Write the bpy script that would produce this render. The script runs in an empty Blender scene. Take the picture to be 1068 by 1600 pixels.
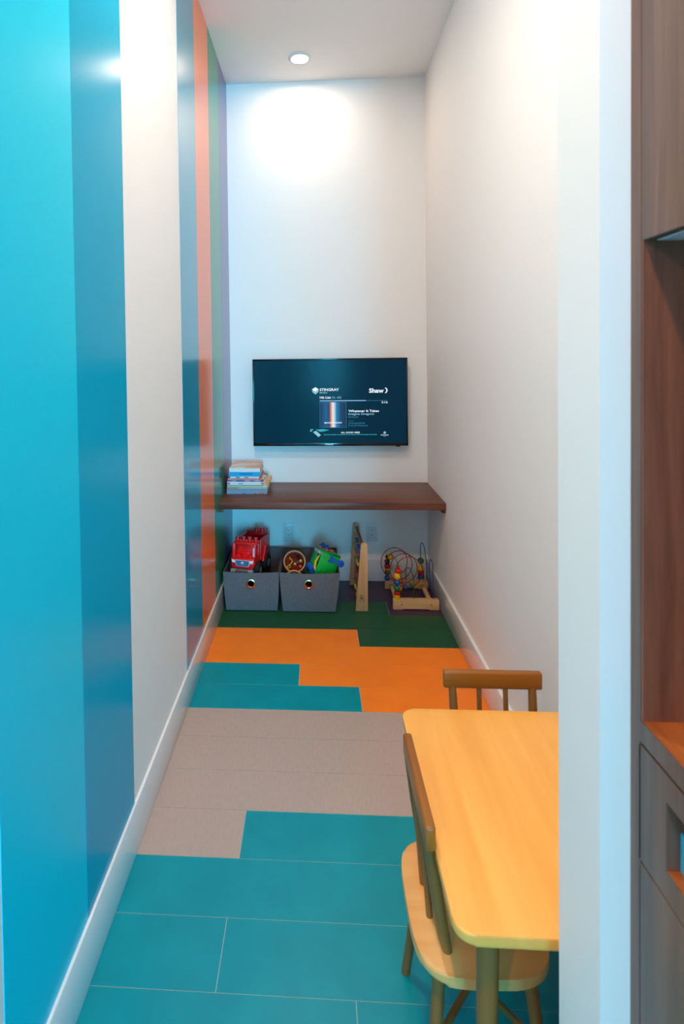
import bpy, bmesh, math, random
from mathutils import Vector, Matrix, Euler
random.seed(7)
PI = math.pi
SC = bpy.context.scene
COL = SC.collection

# ------------------------------------------------------------------ camera
cam_d = bpy.data.cameras.new('camera')
cam = bpy.data.objects.new('camera', cam_d)
COL.objects.link(cam)
cam_d.sensor_fit = 'VERTICAL'
cam_d.sensor_height = 36.0
cam_d.sensor_width = 24.03
cam_d.lens = 19.80
cam_d.shift_x = 0.06115
cam_d.shift_y = -0.14091
cam_d.clip_start = 0.05
RGT = Vector((0.9980201779, 0.0615547635, -0.0129126107))
UPV = Vector((0.0115305350, 0.0227553772, 0.9996745668))
FWD = Vector((-0.0618285629, 0.9978442784, -0.0220005662))
mw = Matrix.Identity(4)
for i in range(3):
    mw[i][0], mw[i][1], mw[i][2] = RGT[i], UPV[i], -FWD[i]
mw[2][3] = 1.3907
cam.matrix_world = mw
cam_d.dof.use_dof = True
cam_d.dof.focus_distance = 3.1
cam_d.dof.aperture_fstop = 6.5
SC.camera = cam

# ------------------------------------------------------------------ view, world, daylight
SC.view_settings.view_transform = 'Standard'
SC.view_settings.look = 'None'
SC.view_settings.gamma = 1.0
SC.view_settings.use_curve_mapping = False
SC.view_settings.exposure = 0.14
world = bpy.data.worlds.new('sky')
SC.world = world
world.use_nodes = True
world.node_tree.nodes['Background'].inputs[0].default_value = (0.30, 0.62, 1.0, 1)
world.node_tree.nodes['Background'].inputs[1].default_value = 1.5

def area_light(name, loc, rot, sx, sy, power, color, shape='RECTANGLE', spread=None):
    d = bpy.data.lights.new(name, 'AREA')
    d.shape = shape
    d.size = sx
    if shape in ('RECTANGLE', 'ELLIPSE'):
        d.size_y = sy
    d.energy = power
    d.color = color
    if spread is not None:
        d.spread = spread
    o = bpy.data.objects.new(name, d)
    o.location = loc
    o.rotation_euler = rot
    COL.objects.link(o)
    return o
# daylight inferred from behind; its unseen window is made up, placed to fill the nook
DAY = (590, (0.07, 0.63, 1.0))
FILL_SIDE = (3, (0.60, 0.85, 1.0))  # unseen side window invented as cool room fill
LAMP_FAR = (3.7, (1.0, 0.72, 0.52))
LAMP_MID = (16.0, (1.0, 0.81, 0.67))
FILL_ROOM = (54, (1.0, 0.53, 0.24))  # warm fill lamps added in the unseen room, out of view
area_light('rear_daylight', (1.05, -8.05, 1.50), (PI/2, 0, 0), 2.3, 2.4, DAY[0], DAY[1])
area_light('side_fill_light', (-2.95, -2.2, 1.50), (PI/2, 0, -PI/2), 3.2, 2.2, FILL_SIDE[0], FILL_SIDE[1])

# ------------------------------------------------------------------ room dimensions (metres)
XL, XR, YB, ZC = -0.511, 0.6688, 3.4573, 3.05
WLX, WRX = XL-0.008, XR+0.010       # wall planes behind the baseboards
P = 0.1645                           # tile row pitch
B0 = 2.8338                          # row boundary between green and orange
BBH = 0.1375
JX, JY1, JY0, CX = 0.344, 0.82, 0.703, 0.380   # door jamb return, far / near, cabinet face

# ------------------------------------------------------------------ material helpers
MATS = {}
def S(r, g, b):
    def f(c):
        c /= 255.0
        return c/12.92 if c <= 0.04045 else ((c+0.055)/1.055)**2.4
    return (f(r), f(g), f(b), 1)

def mat(name, col, rough=0.5, spec=0.5, metal=0.0, coat=0.0, noise=0.0, nscale=30.0, stretch=(1, 1, 1), bump=0.0,
        bscale=200.0, emit=None, estr=0.0, trans=0.0, alpha=1.0):
    if name in MATS:
        return MATS[name]
    m = bpy.data.materials.new(name)
    m.use_nodes = True
    nt = m.node_tree
    b = nt.nodes['Principled BSDF']
    b.inputs['Base Color'].default_value = col
    b.inputs['Roughness'].default_value = rough
    b.inputs['Specular IOR Level'].default_value = spec
    b.inputs['Metallic'].default_value = metal
    b.inputs['Coat Weight'].default_value = coat
    b.inputs['Coat Roughness'].default_value = 0.10
    b.inputs['Transmission Weight'].default_value = trans
    if emit:
        b.inputs['Emission Color'].default_value = emit
        b.inputs['Emission Strength'].default_value = estr
    if noise > 0 or bump > 0:
        tc = nt.nodes.new('ShaderNodeTexCoord')
        mp = nt.nodes.new('ShaderNodeMapping')
        mp.inputs['Scale'].default_value = stretch
        nt.links.new(tc.outputs['Object'], mp.inputs['Vector'])
    if noise > 0:
        n = nt.nodes.new('ShaderNodeTexNoise')
        n.inputs['Scale'].default_value = nscale
        n.inputs['Detail'].default_value = 5
        nt.links.new(mp.outputs['Vector'], n.inputs['Vector'])
        r = nt.nodes.new('ShaderNodeValToRGB')
        r.color_ramp.elements[0].position = 0.3
        r.color_ramp.elements[1].position = 0.7
        r.color_ramp.elements[0].color = tuple(c*(1-noise) for c in col[:3])+(1,)
        r.color_ramp.elements[1].color = tuple(min(1, c*(1+noise)) for c in col[:3])+(1,)
        nt.links.new(n.outputs['Fac'], r.inputs['Fac'])
        nt.links.new(r.outputs['Color'], b.inputs['Base Color'])
    if bump > 0:
        n2 = nt.nodes.new('ShaderNodeTexNoise')
        n2.inputs['Scale'].default_value = bscale
        n2.inputs['Detail'].default_value = 3
        nt.links.new(mp.outputs['Vector'], n2.inputs['Vector'])
        bp = nt.nodes.new('ShaderNodeBump')
        bp.inputs['Strength'].default_value = bump
        bp.inputs['Distance'].default_value = 0.002
        nt.links.new(n2.outputs['Fac'], bp.inputs['Height'])
        nt.links.new(bp.outputs['Normal'], b.inputs['Normal'])
    MATS[name] = m
    return m

def wood(name, c1, c2, rough=0.4, axis='X', scale=14.0, spec=0.4, c3=None):
    """long-grain wood: noise stretched along the grain axis"""
    if name in MATS:
        return MATS[name]
    m = bpy.data.materials.new(name)
    m.use_nodes = True
    nt = m.node_tree
    b = nt.nodes['Principled BSDF']
    b.inputs['Roughness'].default_value = rough
    b.inputs['Specular IOR Level'].default_value = spec
    tc = nt.nodes.new('ShaderNodeTexCoord')
    mp = nt.nodes.new('ShaderNodeMapping')
    st = {'X': (0.06, 1, 1), 'Y': (1, 0.06, 1), 'Z': (1, 1, 0.06)}[axis]
    mp.inputs['Scale'].default_value = st
    nt.links.new(tc.outputs['Object'], mp.inputs['Vector'])
    n = nt.nodes.new('ShaderNodeTexNoise')
    n.inputs['Scale'].default_value = scale
    n.inputs['Detail'].default_value = 8
    n.inputs['Roughness'].default_value = 0.6
    n.inputs['Distortion'].default_value = 0.4
    nt.links.new(mp.outputs['Vector'], n.inputs['Vector'])
    r = nt.nodes.new('ShaderNodeValToRGB')
    r.color_ramp.elements[0].position = 0.32
    r.color_ramp.elements[1].position = 0.68
    r.color_ramp.elements[0].color = c1
    r.color_ramp.elements[1].color = c2
    nt.links.new(n.outputs['Fac'], r.inputs['Fac'])
    nt.links.new(r.outputs['Color'], b.inputs['Base Color'])
    MATS[name] = m
    return m

# paint
WALL = mat('white_wall_paint', S(246, 244, 242), 0.55, 0.3, bump=0.05, bscale=350)
CEIL = mat('ceiling_paint', S(250, 248, 246), 0.8, 0.2)
TRIM = mat('white_trim_gloss', S(232, 234, 236), 0.12, 0.6)
TURQ = mat('turquoise_gloss_paint', S(0, 214, 246), 0.34, 0.15)
BLUE2 = mat('blue_far_gloss_paint', S(0, 150, 186), 0.28, 0.3, coat=0.6)
BLUE = mat('deep_teal_gloss_paint', S(0, 172, 210), 0.22, 0.08)
ORNG = mat('orange_gloss_paint', S(254, 124, 36), 0.28, 0.3, coat=0.45)
GREN = mat('green_gloss_paint', S(34, 128, 84), 0.28, 0.3, coat=0.5)
PURP = mat('purple_gloss_paint', S(90, 72, 126), 0.28, 0.3, coat=0.5)
# floor
T_TEAL = mat('teal_tile', S(0, 148, 164), 0.34, 0.28, noise=0.07, nscale=9, bump=0.03)
T_ORNG = mat('orange_tile', S(252, 134, 36), 0.36, 0.35, noise=0.04, nscale=9, bump=0.03)
T_GREN = mat('green_tile', S(30, 84, 54), 0.36, 0.3, noise=0.06, nscale=9, bump=0.03)
T_PURP = mat('purple_tile', S(62, 42, 74), 0.36, 0.4, noise=0.06, nscale=9, bump=0.03)
T_GRAY = mat('grey_tile', S(182, 164, 155), 0.40, 0.4, noise=0.05, nscale=120, stretch=(1, 0.35, 1), bump=0.05)
GROUT = mat('pale_grout', S(165, 190, 190), 0.8, 0.2)
# wood
BEECH = wood('beech_top', S(238, 166, 74), S(250, 188, 94), 0.33, 'Y', 22)
BEECHX = wood('beech_seat', S(228, 162, 92), S(244, 186, 116), 0.35, 'X', 24)
BROWN = wood('brown_stained_wood', S(128, 86, 40), S(152, 104, 52), 0.35, 'Z', 20)
BROWNY = wood('brown_stained_rail', S(140, 84, 24), S(160, 100, 34), 0.32, 'Y', 20)
WALNUT = wood('walnut_shelf', S(80, 46, 36), S(126, 78, 60), 0.40, 'X', 30)
CABZ = wood('walnut_cabinet_face', S(92, 66, 54), S(128, 96, 80), 0.34, 'Z', 34)
CABIN = wood('walnut_niche', S(96, 50, 36), S(146, 88, 66), 0.4, 'Z', 40)
CABY = wood('walnut_orange_lit', S(136, 70, 30), S(182, 104, 52), 0.4, 'Y', 30)  # walnut tinted orange for the warm light on counter and ledge
PALE = wood('pale_toy_wood', S(196, 148, 96), S(222, 178, 124), 0.45, 'X', 26)
PALEZ = wood('pale_toy_board', S(196, 146, 98), S(220, 174, 124), 0.45, 'Z', 26)
# toys / misc
FELT = mat('charcoal_bin_fabric', S(106, 104, 108), 0.95, 0.1, noise=0.26, nscale=230, bump=0.5, bscale=500)
FELTIN = mat('bin_lining', S(70, 74, 82), 0.95, 0.1)
COPPER = mat('copper_grommet', S(214, 150, 104), 0.22, 0.5, metal=1.0)
BLACKP = mat('black_plastic', S(16, 16, 18), 0.3, 0.5)
RUBBER = mat('black_rubber', S(22, 24, 28), 0.7, 0.3)
RED = mat('red_plastic', S(244, 26, 26), 0.3, 0.5)
REDB = mat('red_bead_paint', S(190, 26, 30), 0.25, 0.5)
YELB = mat('yellow_bead_paint', S(236, 178, 20), 0.25, 0.5)
BLUB = mat('blue_bead_paint', S(0, 84, 164), 0.25, 0.5)
GRNB = mat('green_bead_paint', S(14, 112, 72), 0.25, 0.5)
DKGB = mat('dark_bead_paint', S(20, 44, 40), 0.25, 0.5)
GRNP = mat('bright_green_plastic', S(10, 176, 62), 0.3, 0.5)
BLUP = mat('blue_plastic', S(10, 98, 196), 0.3, 0.5)
YELP = mat('yellow_plastic', S(240, 190, 30), 0.35, 0.5)
ORGP = mat('orange_plastic', S(240, 90, 30), 0.35, 0.5)
GREYP = mat('grey_plastic', S(110, 116, 124), 0.4, 0.5)
WHITEP = mat('white_plastic', S(235, 236, 238), 0.35, 0.5)
STEELB = mat('grille_sticker', S(70, 110, 150), 0.4, 0.5)
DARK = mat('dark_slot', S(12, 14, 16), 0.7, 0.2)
PAPER = mat('book_pages', S(240, 234, 222), 0.8, 0.2)

# ------------------------------------------------------------------ mesh helpers
class MB:
    def __init__(self):
        self.bm = bmesh.new()
    def _xf(self, verts, M):
        bmesh.ops.transform(self.bm, matrix=M, verts=verts)
    def box(self, a, b, bev=0.0, seg=2, M=None):
        r = bmesh.ops.create_cube(self.bm, size=1.0)
        vs = r['verts']
        c = [(a[i]+b[i])/2 for i in range(3)]
        s = [abs(b[i]-a[i]) for i in range(3)]
        for v in vs:
            v.co = Vector((v.co.x*s[0]+c[0], v.co.y*s[1]+c[1], v.co.z*s[2]+c[2]))
        if bev > 0:
            es = list({e for v in vs for e in v.link_edges})
            rr = bmesh.ops.bevel(self.bm, geom=es, offset=bev, segments=seg, profile=0.5, affect='EDGES')
            vs = list({v for f in rr['faces'] for v in f.verts} | {v for v in vs if v.is_valid})
        if M is not None:
            self._xf(vs, M)
        return self
    def rod(self, a, b, r0, r1=None, n=12, caps=True):
        a, b = Vector(a), Vector(b)
        r1 = r0 if r1 is None else r1
        d = b-a
        q = d.to_track_quat('Z', 'Y').to_matrix().to_4x4()
        M = Matrix.Translation((a+b)/2) @ q
        bmesh.ops.create_cone(self.bm, cap_ends=caps, cap_tris=False, segments=n, radius1=r0, radius2=r1, depth=d.length, matrix=M)
        return self
    def tube(self, pts, r, n=8, closed=False):
        pts = [Vector(p) for p in pts]
        rings = []
        N = len(pts)
        up = None
        for i, p in enumerate(pts):
            if closed:
                t = pts[(i+1) % N]-pts[i-1]
            else:
                t = pts[min(i+1, N-1)]-pts[max(i-1, 0)]
            t.normalize()
            if up is None:
                up = Vector((0, 0, 1)) if abs(t.z) < 0.9 else Vector((1, 0, 0))
            s = t.cross(up).normalized()
            up = s.cross(t).normalized()
            rr = r[i] if isinstance(r, (list, tuple)) else r
            rings.append([self.bm.verts.new(p+(s*math.cos(2*PI*k/n)+up*math.sin(2*PI*k/n))*rr) for k in range(n)])
        for i in range(N if closed else N-1):
            A, B_ = rings[i], rings[(i+1) % N]
            for k in range(n):
                self.bm.faces.new((A[k], A[(k+1) % n], B_[(k+1) % n], B_[k]))
        if not closed:
            self.bm.faces.new(rings[0][::-1])
            self.bm.faces.new(rings[-1])
        return self
    def lathe(self, prof, M=None, n=24):
        """profile of (radius, z) pairs spun around z"""
        rings = []
        vs = []
        for (r, z) in prof:
            if r < 1e-6:
                v = self.bm.verts.new((0, 0, z)); rings.append([v]); vs.append(v)
            else:
                ring = [self.bm.verts.new((r*math.cos(2*PI*k/n), r*math.sin(2*PI*k/n), z)) for k in range(n)]
                rings.append(ring); vs += ring
        for A, B_ in zip(rings, rings[1:]):
            for k in range(n):
                if len(A) == 1 and len(B_) == 1: continue
                if len(A) == 1: self.bm.faces.new((A[0], B_[(k+1) % n], B_[k]))
                elif len(B_) == 1: self.bm.faces.new((A[k], A[(k+1) % n], B_[0]))
                else: self.bm.faces.new((A[k], A[(k+1) % n], B_[(k+1) % n], B_[k]))
        if M is not None: self._xf(vs, M)
        return self
    def sphere(self, c, r, n=16):
        M = Matrix.Translation(c)
        bmesh.ops.create_uvsphere(self.bm, u_segments=n, v_segments=max(8, n*2//3), radius=r, matrix=M)
        return self
    def prism(self, poly, z0, z1, M=None, bev=0.0, seg=2):
        """2D polygon (x, y) extruded from z0 to z1"""
        lo = [self.bm.verts.new((x, y, z0)) for x, y in poly]
        hi = [self.bm.verts.new((x, y, z1)) for x, y in poly]
        fs = [self.bm.faces.new(lo[::-1]), self.bm.faces.new(hi)]
        n = len(poly)
        for i in range(n):
            fs.append(self.bm.faces.new((lo[i], lo[(i+1) % n], hi[(i+1) % n], hi[i])))
        vs = lo+hi
        if bev > 0:
            es = [e for e in set(fs[0].edges) | set(fs[1].edges)]
            rr = bmesh.ops.bevel(self.bm, geom=es, offset=bev, segments=seg, profile=0.5, affect='EDGES')
            vs = list({v for f in rr['faces'] for v in f.verts} | {v for v in vs if v.is_valid})
        if M is not None: self._xf(vs, M)
        return self
    def build(self, name, m, parent=None, world=False, smooth=True):
        bmesh.ops.recalc_face_normals(self.bm, faces=self.bm.faces)
        me = bpy.data.meshes.new(name)
        if world and parent is not None:
            off = parent.location
            for v in self.bm.verts:
                v.co -= off
        self.bm.to_mesh(me)
        self.bm.free()
        return link(name, me, m, parent, smooth)

def link(name, me, m, parent=None, smooth=True):
    if smooth:
        for p in me.polygons: p.use_smooth = True
        try: me.set_sharp_from_angle(angle=math.radians(38))
        except Exception: pass
    if m is not None and len(me.materials) == 0: me.materials.append(m)
    o = bpy.data.objects.new(name, me)
    COL.objects.link(o)
    if parent is not None: o.parent = parent
    return o

def thing(name, label, cat, loc=(0, 0, 0), rot=(0, 0, 0), group=None):
    o = bpy.data.objects.new(name, None)
    o.empty_display_size = 0.05
    COL.objects.link(o)
    o.location = loc
    o.rotation_euler = rot
    return tag(o, label, cat, group)
def tag(o, label, cat, group=None):
    o['label'] = label; o['category'] = cat
    if group: o['group'] = group
    return o
def struct(o, label=None, cat=None):
    o['kind'] = 'structure'
    if label: o['label'] = label
    if cat: o['category'] = cat
    return o
def copy_part(o, parent, M=None):
    c = o.copy(); COL.objects.link(c); c.parent = parent
    return c

def text_part(body, x, z, h, m, parent, name, width=None, bold=0.0, y=None, align='LEFT', shear=0.0, sub=None):
    """flat lettering facing the camera side (-Y); h = cap height, optional total width"""
    cu = bpy.data.curves.new(name, 'FONT')
    cu.body = body; cu.size = 1.0; cu.offset = bold; cu.resolution_u = 2
    if shear: cu.shear = shear
    ob = bpy.data.objects.new(name, cu); COL.objects.link(ob)
    bpy.context.view_layer.update()
    dg = bpy.context.evaluated_depsgraph_get()
    me = bpy.data.meshes.new_from_object(ob.evaluated_get(dg))
    bpy.data.objects.remove(ob); bpy.data.curves.remove(cu)
    xs = [v.co.x for v in me.vertices]
    x0, x1 = min(xs), max(xs)
    sy = h/0.69
    sx = (width/(x1-x0)) if width else sy
    w = (x1-x0)*sx
    ox = {'LEFT': 0, 'CENTER': -w/2, 'RIGHT': -w}[align]
    for v in me.vertices:
        v.co = Vector((x+ox+(v.co.x-x0)*sx, y, z+v.co.y*sy))-parent.location
    me.materials.clear()
    return link(name, me, m, sub or parent, smooth=False)

def wall_obj(name, a, b, m, label):
    o = MB().box(a, b).build(name, m, smooth=False)
    return struct(o, label, 'wall')

# ------------------------------------------------------------------ the setting
# floor: slab with every visible tile laid on it
fl = MB().box((-3.0, -8.1, -0.12), (3.2, YB+0.1, -0.0008)).build('floor', GROUT, smooth=False)
struct(fl, 'plank tile floor in teal, grey, orange, green and purple bands', 'floor')
def tile(x0, x1, y0, y1, m):
    g = 0.0009
    return MB().box((x0+g, y0+g, -0.012), (x1-g, y1-g, 0.0)).build('floor_tile', m, fl, smooth=False)
def yb(k): return B0 - k*P                       # boundary k, larger k nearer to the camera
rows = {
    -3: [(T_PURP, None)], -2: [(T_PURP, -0.08), (T_PURP, None)], -1: [(T_GREN, 0.385), (T_PURP, None)],
    0: [(T_GREN, None)], 1: [(T_ORNG, 0.200), (T_GREN, None)], 2: [(T_ORNG, None)],
    3: [(T_TEAL, -0.080), (T_ORNG, None)], 4: [(T_TEAL, 0.172), (T_ORNG, None)],
    5: [(T_GRAY, None)], 6: [(T_GRAY, 0.062), (T_GRAY, None)], 7: [(T_GRAY, None)],
    8: [(T_GRAY, -0.223), (T_TEAL, None)], 9: [(T_TEAL, None)], 10: [(T_TEAL, -0.231), (T_TEAL, None)],
    11: [(T_TEAL, 0.074), (T_TEAL, None)], 12: [(T_TEAL, None)]}
for k, segs in rows.items():
    x = XL-0.004
    for m, j in segs:
        xe = j if j is not None else XR+0.004
        y1 = min(yb(k-1), YB)
        if k == -3: y1 = YB
        tile(x, xe, yb(k), y1, m)
        x = xe
MB().box((-3.0, -8.1, -0.012), (3.2, yb(12)-0.002, 0.0)).build('floor_area', T_TEAL, fl, smooth=False)

# left wall with its painted stripes (the pale band is the wall itself)
wl = wall_obj('wall_left', (WLX-0.12, 0.25, 0), (WLX, YB+0.12, ZC), WALL, 'pale wall painted with glossy vertical colour stripes')
SY = [0.8685, 1.2013, 1.5278, 2.1881, 2.5080, 2.8429, 3.1614]
for y0, y1, m in ((SY[0], SY[1], TURQ), (SY[1], SY[2], BLUE), (SY[3], SY[4], BLUE2), (SY[4], SY[5], ORNG), (SY[5], SY[6], GREN), (SY[6], YB, PURP)):
    MB().box((WLX-0.002, y0+0.0006, BBH-0.004), (WLX+0.0012, y1-0.0006, ZC), bev=0.0005, seg=1).build('painted_stripe', m, wl, smooth=False)
wall_obj('wall_back', (WLX-0.12, YB, 0), (WRX+0.12, YB+0.12, ZC), WALL, 'white end wall of the narrow play nook')
wall_obj('wall_right', (WRX, JY1-0.02, 0), (WRX+0.12, YB+0.12, ZC), WALL, 'plain warm white side wall beside the play table')
ce = MB().box((-3.0, -8.1, ZC), (3.2, YB+0.12, ZC+0.1)).build('ceiling', CEIL, smooth=False)
struct(ce, 'flat white ceiling with a round recessed lamp', 'ceiling')
# baseboards with an eased top edge
def base(name, a, b, label):
    o = MB().box(a, b, bev=0.0022, seg=2).build(name, TRIM)
    return struct(o, label, 'baseboard')
base('baseboard_left', (WLX-0.003, 0.25, 0.0005), (XL, YB, BBH), 'white baseboard under the striped wall')
base('baseboard_right', (XR-0.003, JY1, 0.0005), (WRX+0.003, YB, BBH), 'white baseboard along the plain right wall')
base('baseboard_back', (XL, YB-0.010, 0.0005), (XR-0.003, YB+0.003, BBH-0.004), 'white baseboard on the end wall behind the bins')
# wall end at the nook's opening: return plus bright face
wall_obj('wall_front', (JX, JY0, 0), (3.2, JY1, ZC), WALL, 'white end of the partition wall at the nook opening')
# room behind the camera (closed; area lights inside stand in for daylight)
wall_obj('wall_rear', (-3.0, -8.2, 0), (3.2, -8.1, ZC), WALL, 'wall of the room behind the viewer')
wall_obj('wall_side', (-3.1, -8.1, 0), (-3.0, 0.37, ZC), WALL, 'far side wall of the room behind the viewer')
wall_obj('wall_entry', (-3.0, 0.25, 0), (WLX-0.12, 0.37, ZC), WALL, 'wall beside the striped wall, in the room behind the viewer')
wall_obj('wall_outer', (3.2, -8.1, 0), (3.3, JY1, ZC), WALL, 'wall behind the dark wood cabinets')

def window_frame(name, pts_a, pts_b, axis, label):  # unseen frames added around the area lights on solid walls
    b = MB()
    (u0, z0), (u1, z1) = pts_a, pts_b
    um = (u0+u1)/2
    for (p, q) in (((u0-.06, z0-.06), (u1+.06, z0)), ((u0-.06, z1), (u1+.06, z1+.06)), ((u0-.06, z0), (u0, z1)), ((u1, z0), (u1+.06, z1)), ((um-.02, z0), (um+.02, z1))):
        if axis == 'Y': b.box((p[0], -8.10, p[1]), (q[0], -8.03, q[1]))
        else: b.box((-3.0, p[0], p[1]), (-2.93, q[0], q[1]))
    return struct(b.build(name, TRIM, smooth=False), label, 'window')
window_frame('rear_light_frame', (-0.10, 0.30), (2.20, 2.70), 'Y', 'unseen tall white window frame added around the rear daylight behind the viewer')
window_frame('side_fill_frame', (-3.80, 0.40), (-0.60, 2.60), 'X', 'unseen wide white window frame added around the side fill light behind the viewer')

# ------------------------------------------------------------------ recessed ceiling lamps
def downlight(x, y, label, power, color=(1.0, 0.72, 0.46)):
    t = thing('recessed_ceiling_light', label, 'ceiling light', (x, y, ZC-0.012), group='recessed ceiling lights')
    MB().lathe([(0.048, 0.011), (0.062, 0.0115), (0.064, 0.008), (0.058, 0.003), (0.048, 0.002), (0.046, 0.006), (0.048, 0.011)], n=40).build('trim_ring', WHITEP, t)
    MB().lathe([(0, 0.0045), (0.0465, 0.0045), (0.0465, 0.0075), (0, 0.0075)], n=40).build('lens', mat('lit_lamp_lens', S(255, 244, 230), 0.5, emit=(1, 0.90, 0.76, 1), estr=30), t)
    l = area_light('lamp_light', (x, y, ZC-0.016), (0, 0, 0), 0.09, 0.09, power, color, 'DISK')
    return t
downlight(-0.061, 3.182, 'round recessed lamp glowing in the ceiling near the end wall', *LAMP_FAR)
downlight(-0.25, 1.45, 'round recessed lamp in the ceiling between the table and the shelf', *LAMP_MID)
downlight(-0.15, 0.0, 'added unseen fill lamp in the ceiling outside the nook opening, near the cabinet', 27, FILL_ROOM[1])
downlight(-1.6, -2.6, 'added unseen fill lamp in the ceiling of the room behind the viewer, by the added side window', *FILL_ROOM)

# ------------------------------------------------------------------ shelf
SH = 0.607
sh = thing('wall_shelf', 'dark walnut shelf spanning the nook below the television', 'shelf', ((XL+XR)/2, 3.21, SH-0.036))
MB().box((WLX+0.002, 2.968, SH-0.036), (WRX-0.001, YB-0.001, SH), bev=0.0015).build('shelf_board', WALNUT, sh, True)
MB().box((WLX+0.002, 2.985, SH-0.056), (WLX+0.020, YB-0.001, SH-0.0362)).build('cleat', WALNUT, sh, True)
MB().box((WRX-0.018, 2.985, SH-0.056), (WRX-0.001, YB-0.001, SH-0.0362)).build('cleat', WALNUT, sh, True)

# ------------------------------------------------------------------ television
TX0, TX1, TZ0, TZ1, TY = -0.372, 0.552, 0.843, 1.368, 3.386
tv = thing('television', 'black flat television on the end wall showing a music channel', 'television', ((TX0+TX1)/2, YB-0.03, TZ0))
MB().box((TX0+0.02, TY+0.012, TZ0+0.015), (TX1-0.02, TY+0.04, TZ1-0.02), bev=0.004).build('back_housing', BLACKP, tv, True)
MB().box((0.0, TY+0.039, 1.0), (0.18, YB-0.0005, 1.2)).build('wall_mount', BLACKP, tv, True)
bz = MB()
bz.box((TX0, TY-0.006, TZ0), (TX0+0.009, TY+0.014, TZ1), bev=0.0015)
bz.box((TX1-0.009, TY-0.006, TZ0), (TX1, TY+0.014, TZ1), bev=0.0015)
bz.box((TX0, TY-0.006, TZ1-0.009), (TX1, TY+0.014, TZ1), bev=0.0015)
bz.box((TX0, TY-0.006, TZ0), (TX1, TY+0.014, TZ0+0.018), bev=0.0015)
bz.build('bezel', mat('glossy_black_bezel', S(12, 14, 18), 0.12, 0.5), tv, True)
MB().box((0.48, TY-0.004, TZ0-0.006), (0.505, TY+0.01, TZ0), bev=0.001).build('sensor', BLACKP, tv, True)
scr_m = mat('screen_glow', S(6, 12, 18), 0.16, 0.06, emit=S(4, 42, 62), estr=0.9)
scr = MB().box((TX0+0.008, TY, TZ0+0.017), (TX1-0.008, TY+0.012, TZ1-0.008)).build('screen', scr_m, tv, True, smooth=False)
def glow(name, c, s=1.0): return mat(name, S(8, 8, 8), 0.6, 0.1, emit=c, estr=s)
GW = glow('screen_white', S(235, 248, 255), 0.95)
GL = glow('screen_light_blue', S(150, 215, 240), 0.75)
GM = glow('screen_mid_blue', S(70, 150, 185), 0.7)
GC = glow('screen_cyan', S(70, 200, 210), 0.7)
class _L:  # children of the screen are placed relative to its own origin (the tv root)
    pass
TT = TY-0.0012
def tx(*a, **k):
    o = text_part(*a, parent=tv, y=TT, sub=scr, **k)
    return o
def quad(name, pts, m, y=None):
    me = bpy.data.meshes.new(name)
    yy = TT if y is None else y
    me.from_pydata([Vector((x, yy, z))-tv.location for x, z in pts], [], [list(range(len(pts)))])
    return link(name, me, m, scr, smooth=False)
tx('STINGRAY', 0.031, 1.1735, 0.0150, GW, name='screen_title', width=0.115, bold=0.022)
tx('MUSIC', 0.031, 1.1585, 0.0085, GL, name='screen_title', width=0.046, bold=0.015)
quad('screen_emblem', [(0.005, 1.197), (0.026, 1.183), (0.020, 1.177), (0.026, 1.171), (0.005, 1.153), (-0.016, 1.171), (-0.010, 1.177), (-0.016, 1.183)], GL)
quad('screen_emblem', [(0.005, 1.197), (0.026, 1.183), (0.005, 1.171), (-0.016, 1.183)], GW, TT-0.0003)
tx('Shaw', 0.324, 1.161, 0.0245, GW, name='screen_title', width=0.088, bold=0.03)
arc = []
for k in range(9):
    a = -0.95+1.9*k/8
    arc.append((0.408+0.026*math.cos(a), 1.174+0.021*math.sin(a)))
for k in range(9):
    a = 0.95-1.9*k/8
    arc.append((0.404+0.0225*math.cos(a), 1.174+0.0185*math.sin(a)))
quad('screen_emblem', arc, GW)
tx('Hit List', 0.031, 1.1275, 0.0135, GW, name='screen_text', width=0.066, bold=0.022)
tx('Ch. 402', 0.103, 1.1275, 0.0120, GL, name='screen_text', width=0.056)
quad('progress_bar', [(0.030, 1.1115), (0.306, 1.1115), (0.306, 1.1165), (0.030, 1.1165)], glow('screen_bar', S(150, 200, 245), 0.85))
quad('progress_bar', [(0.306, 1.1125), (0.434, 1.1125), (0.434, 1.1145), (0.306, 1.1145)], GM)
tx('3:16', 0.434, 1.0975, 0.0110, GW, name='screen_text', width=0.036, bold=0.015, align='RIGHT')
# plain stand-in for the cover picture: blue card with soft coloured light in the middle
am = bpy.data.materials.new('screen_cover_card'); am.use_nodes = True
nt = am.node_tree; bs = nt.nodes['Principled BSDF']; bs.inputs['Base Color'].default_value = (0, 0, 0, 1); bs.inputs['Roughness'].default_value = 0.6
tc = nt.nodes.new('ShaderNodeTexCoord'); sp = nt.nodes.new('ShaderNodeSeparateXYZ'); mr = nt.nodes.new('ShaderNodeMapRange'); cr = nt.nodes.new('ShaderNodeValToRGB')
nt.links.new(tc.outputs['Generated'], sp.inputs[0]); nt.links.new(sp.outputs['X'], cr.inputs['Fac'])
el = cr.color_ramp.elements
el[0].position = 0.0; el[0].color = S(4, 40, 78); el[1].position = 1.0; el[1].color = S(4, 40, 74)
for pos, c in ((0.24, S(10, 96, 150)), (0.36, S(12, 70, 120)), (0.43, S(238, 140, 80)), (0.49, S(250, 240, 230)), (0.55, S(190, 225, 240)), (0.63, S(20, 130, 190)), (0.80, S(6, 60, 100))):
    e = el.new(pos); e.color = c
nt.links.new(cr.outputs['Color'], bs.inputs['Emission Color']); bs.inputs['Emission Strength'].default_value = 0.8
quad('screen_picture_border', [(0.0295, 0.9525), (0.1885, 0.9525), (0.1885, 1.1065), (0.0295, 1.1065)], GM)
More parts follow.
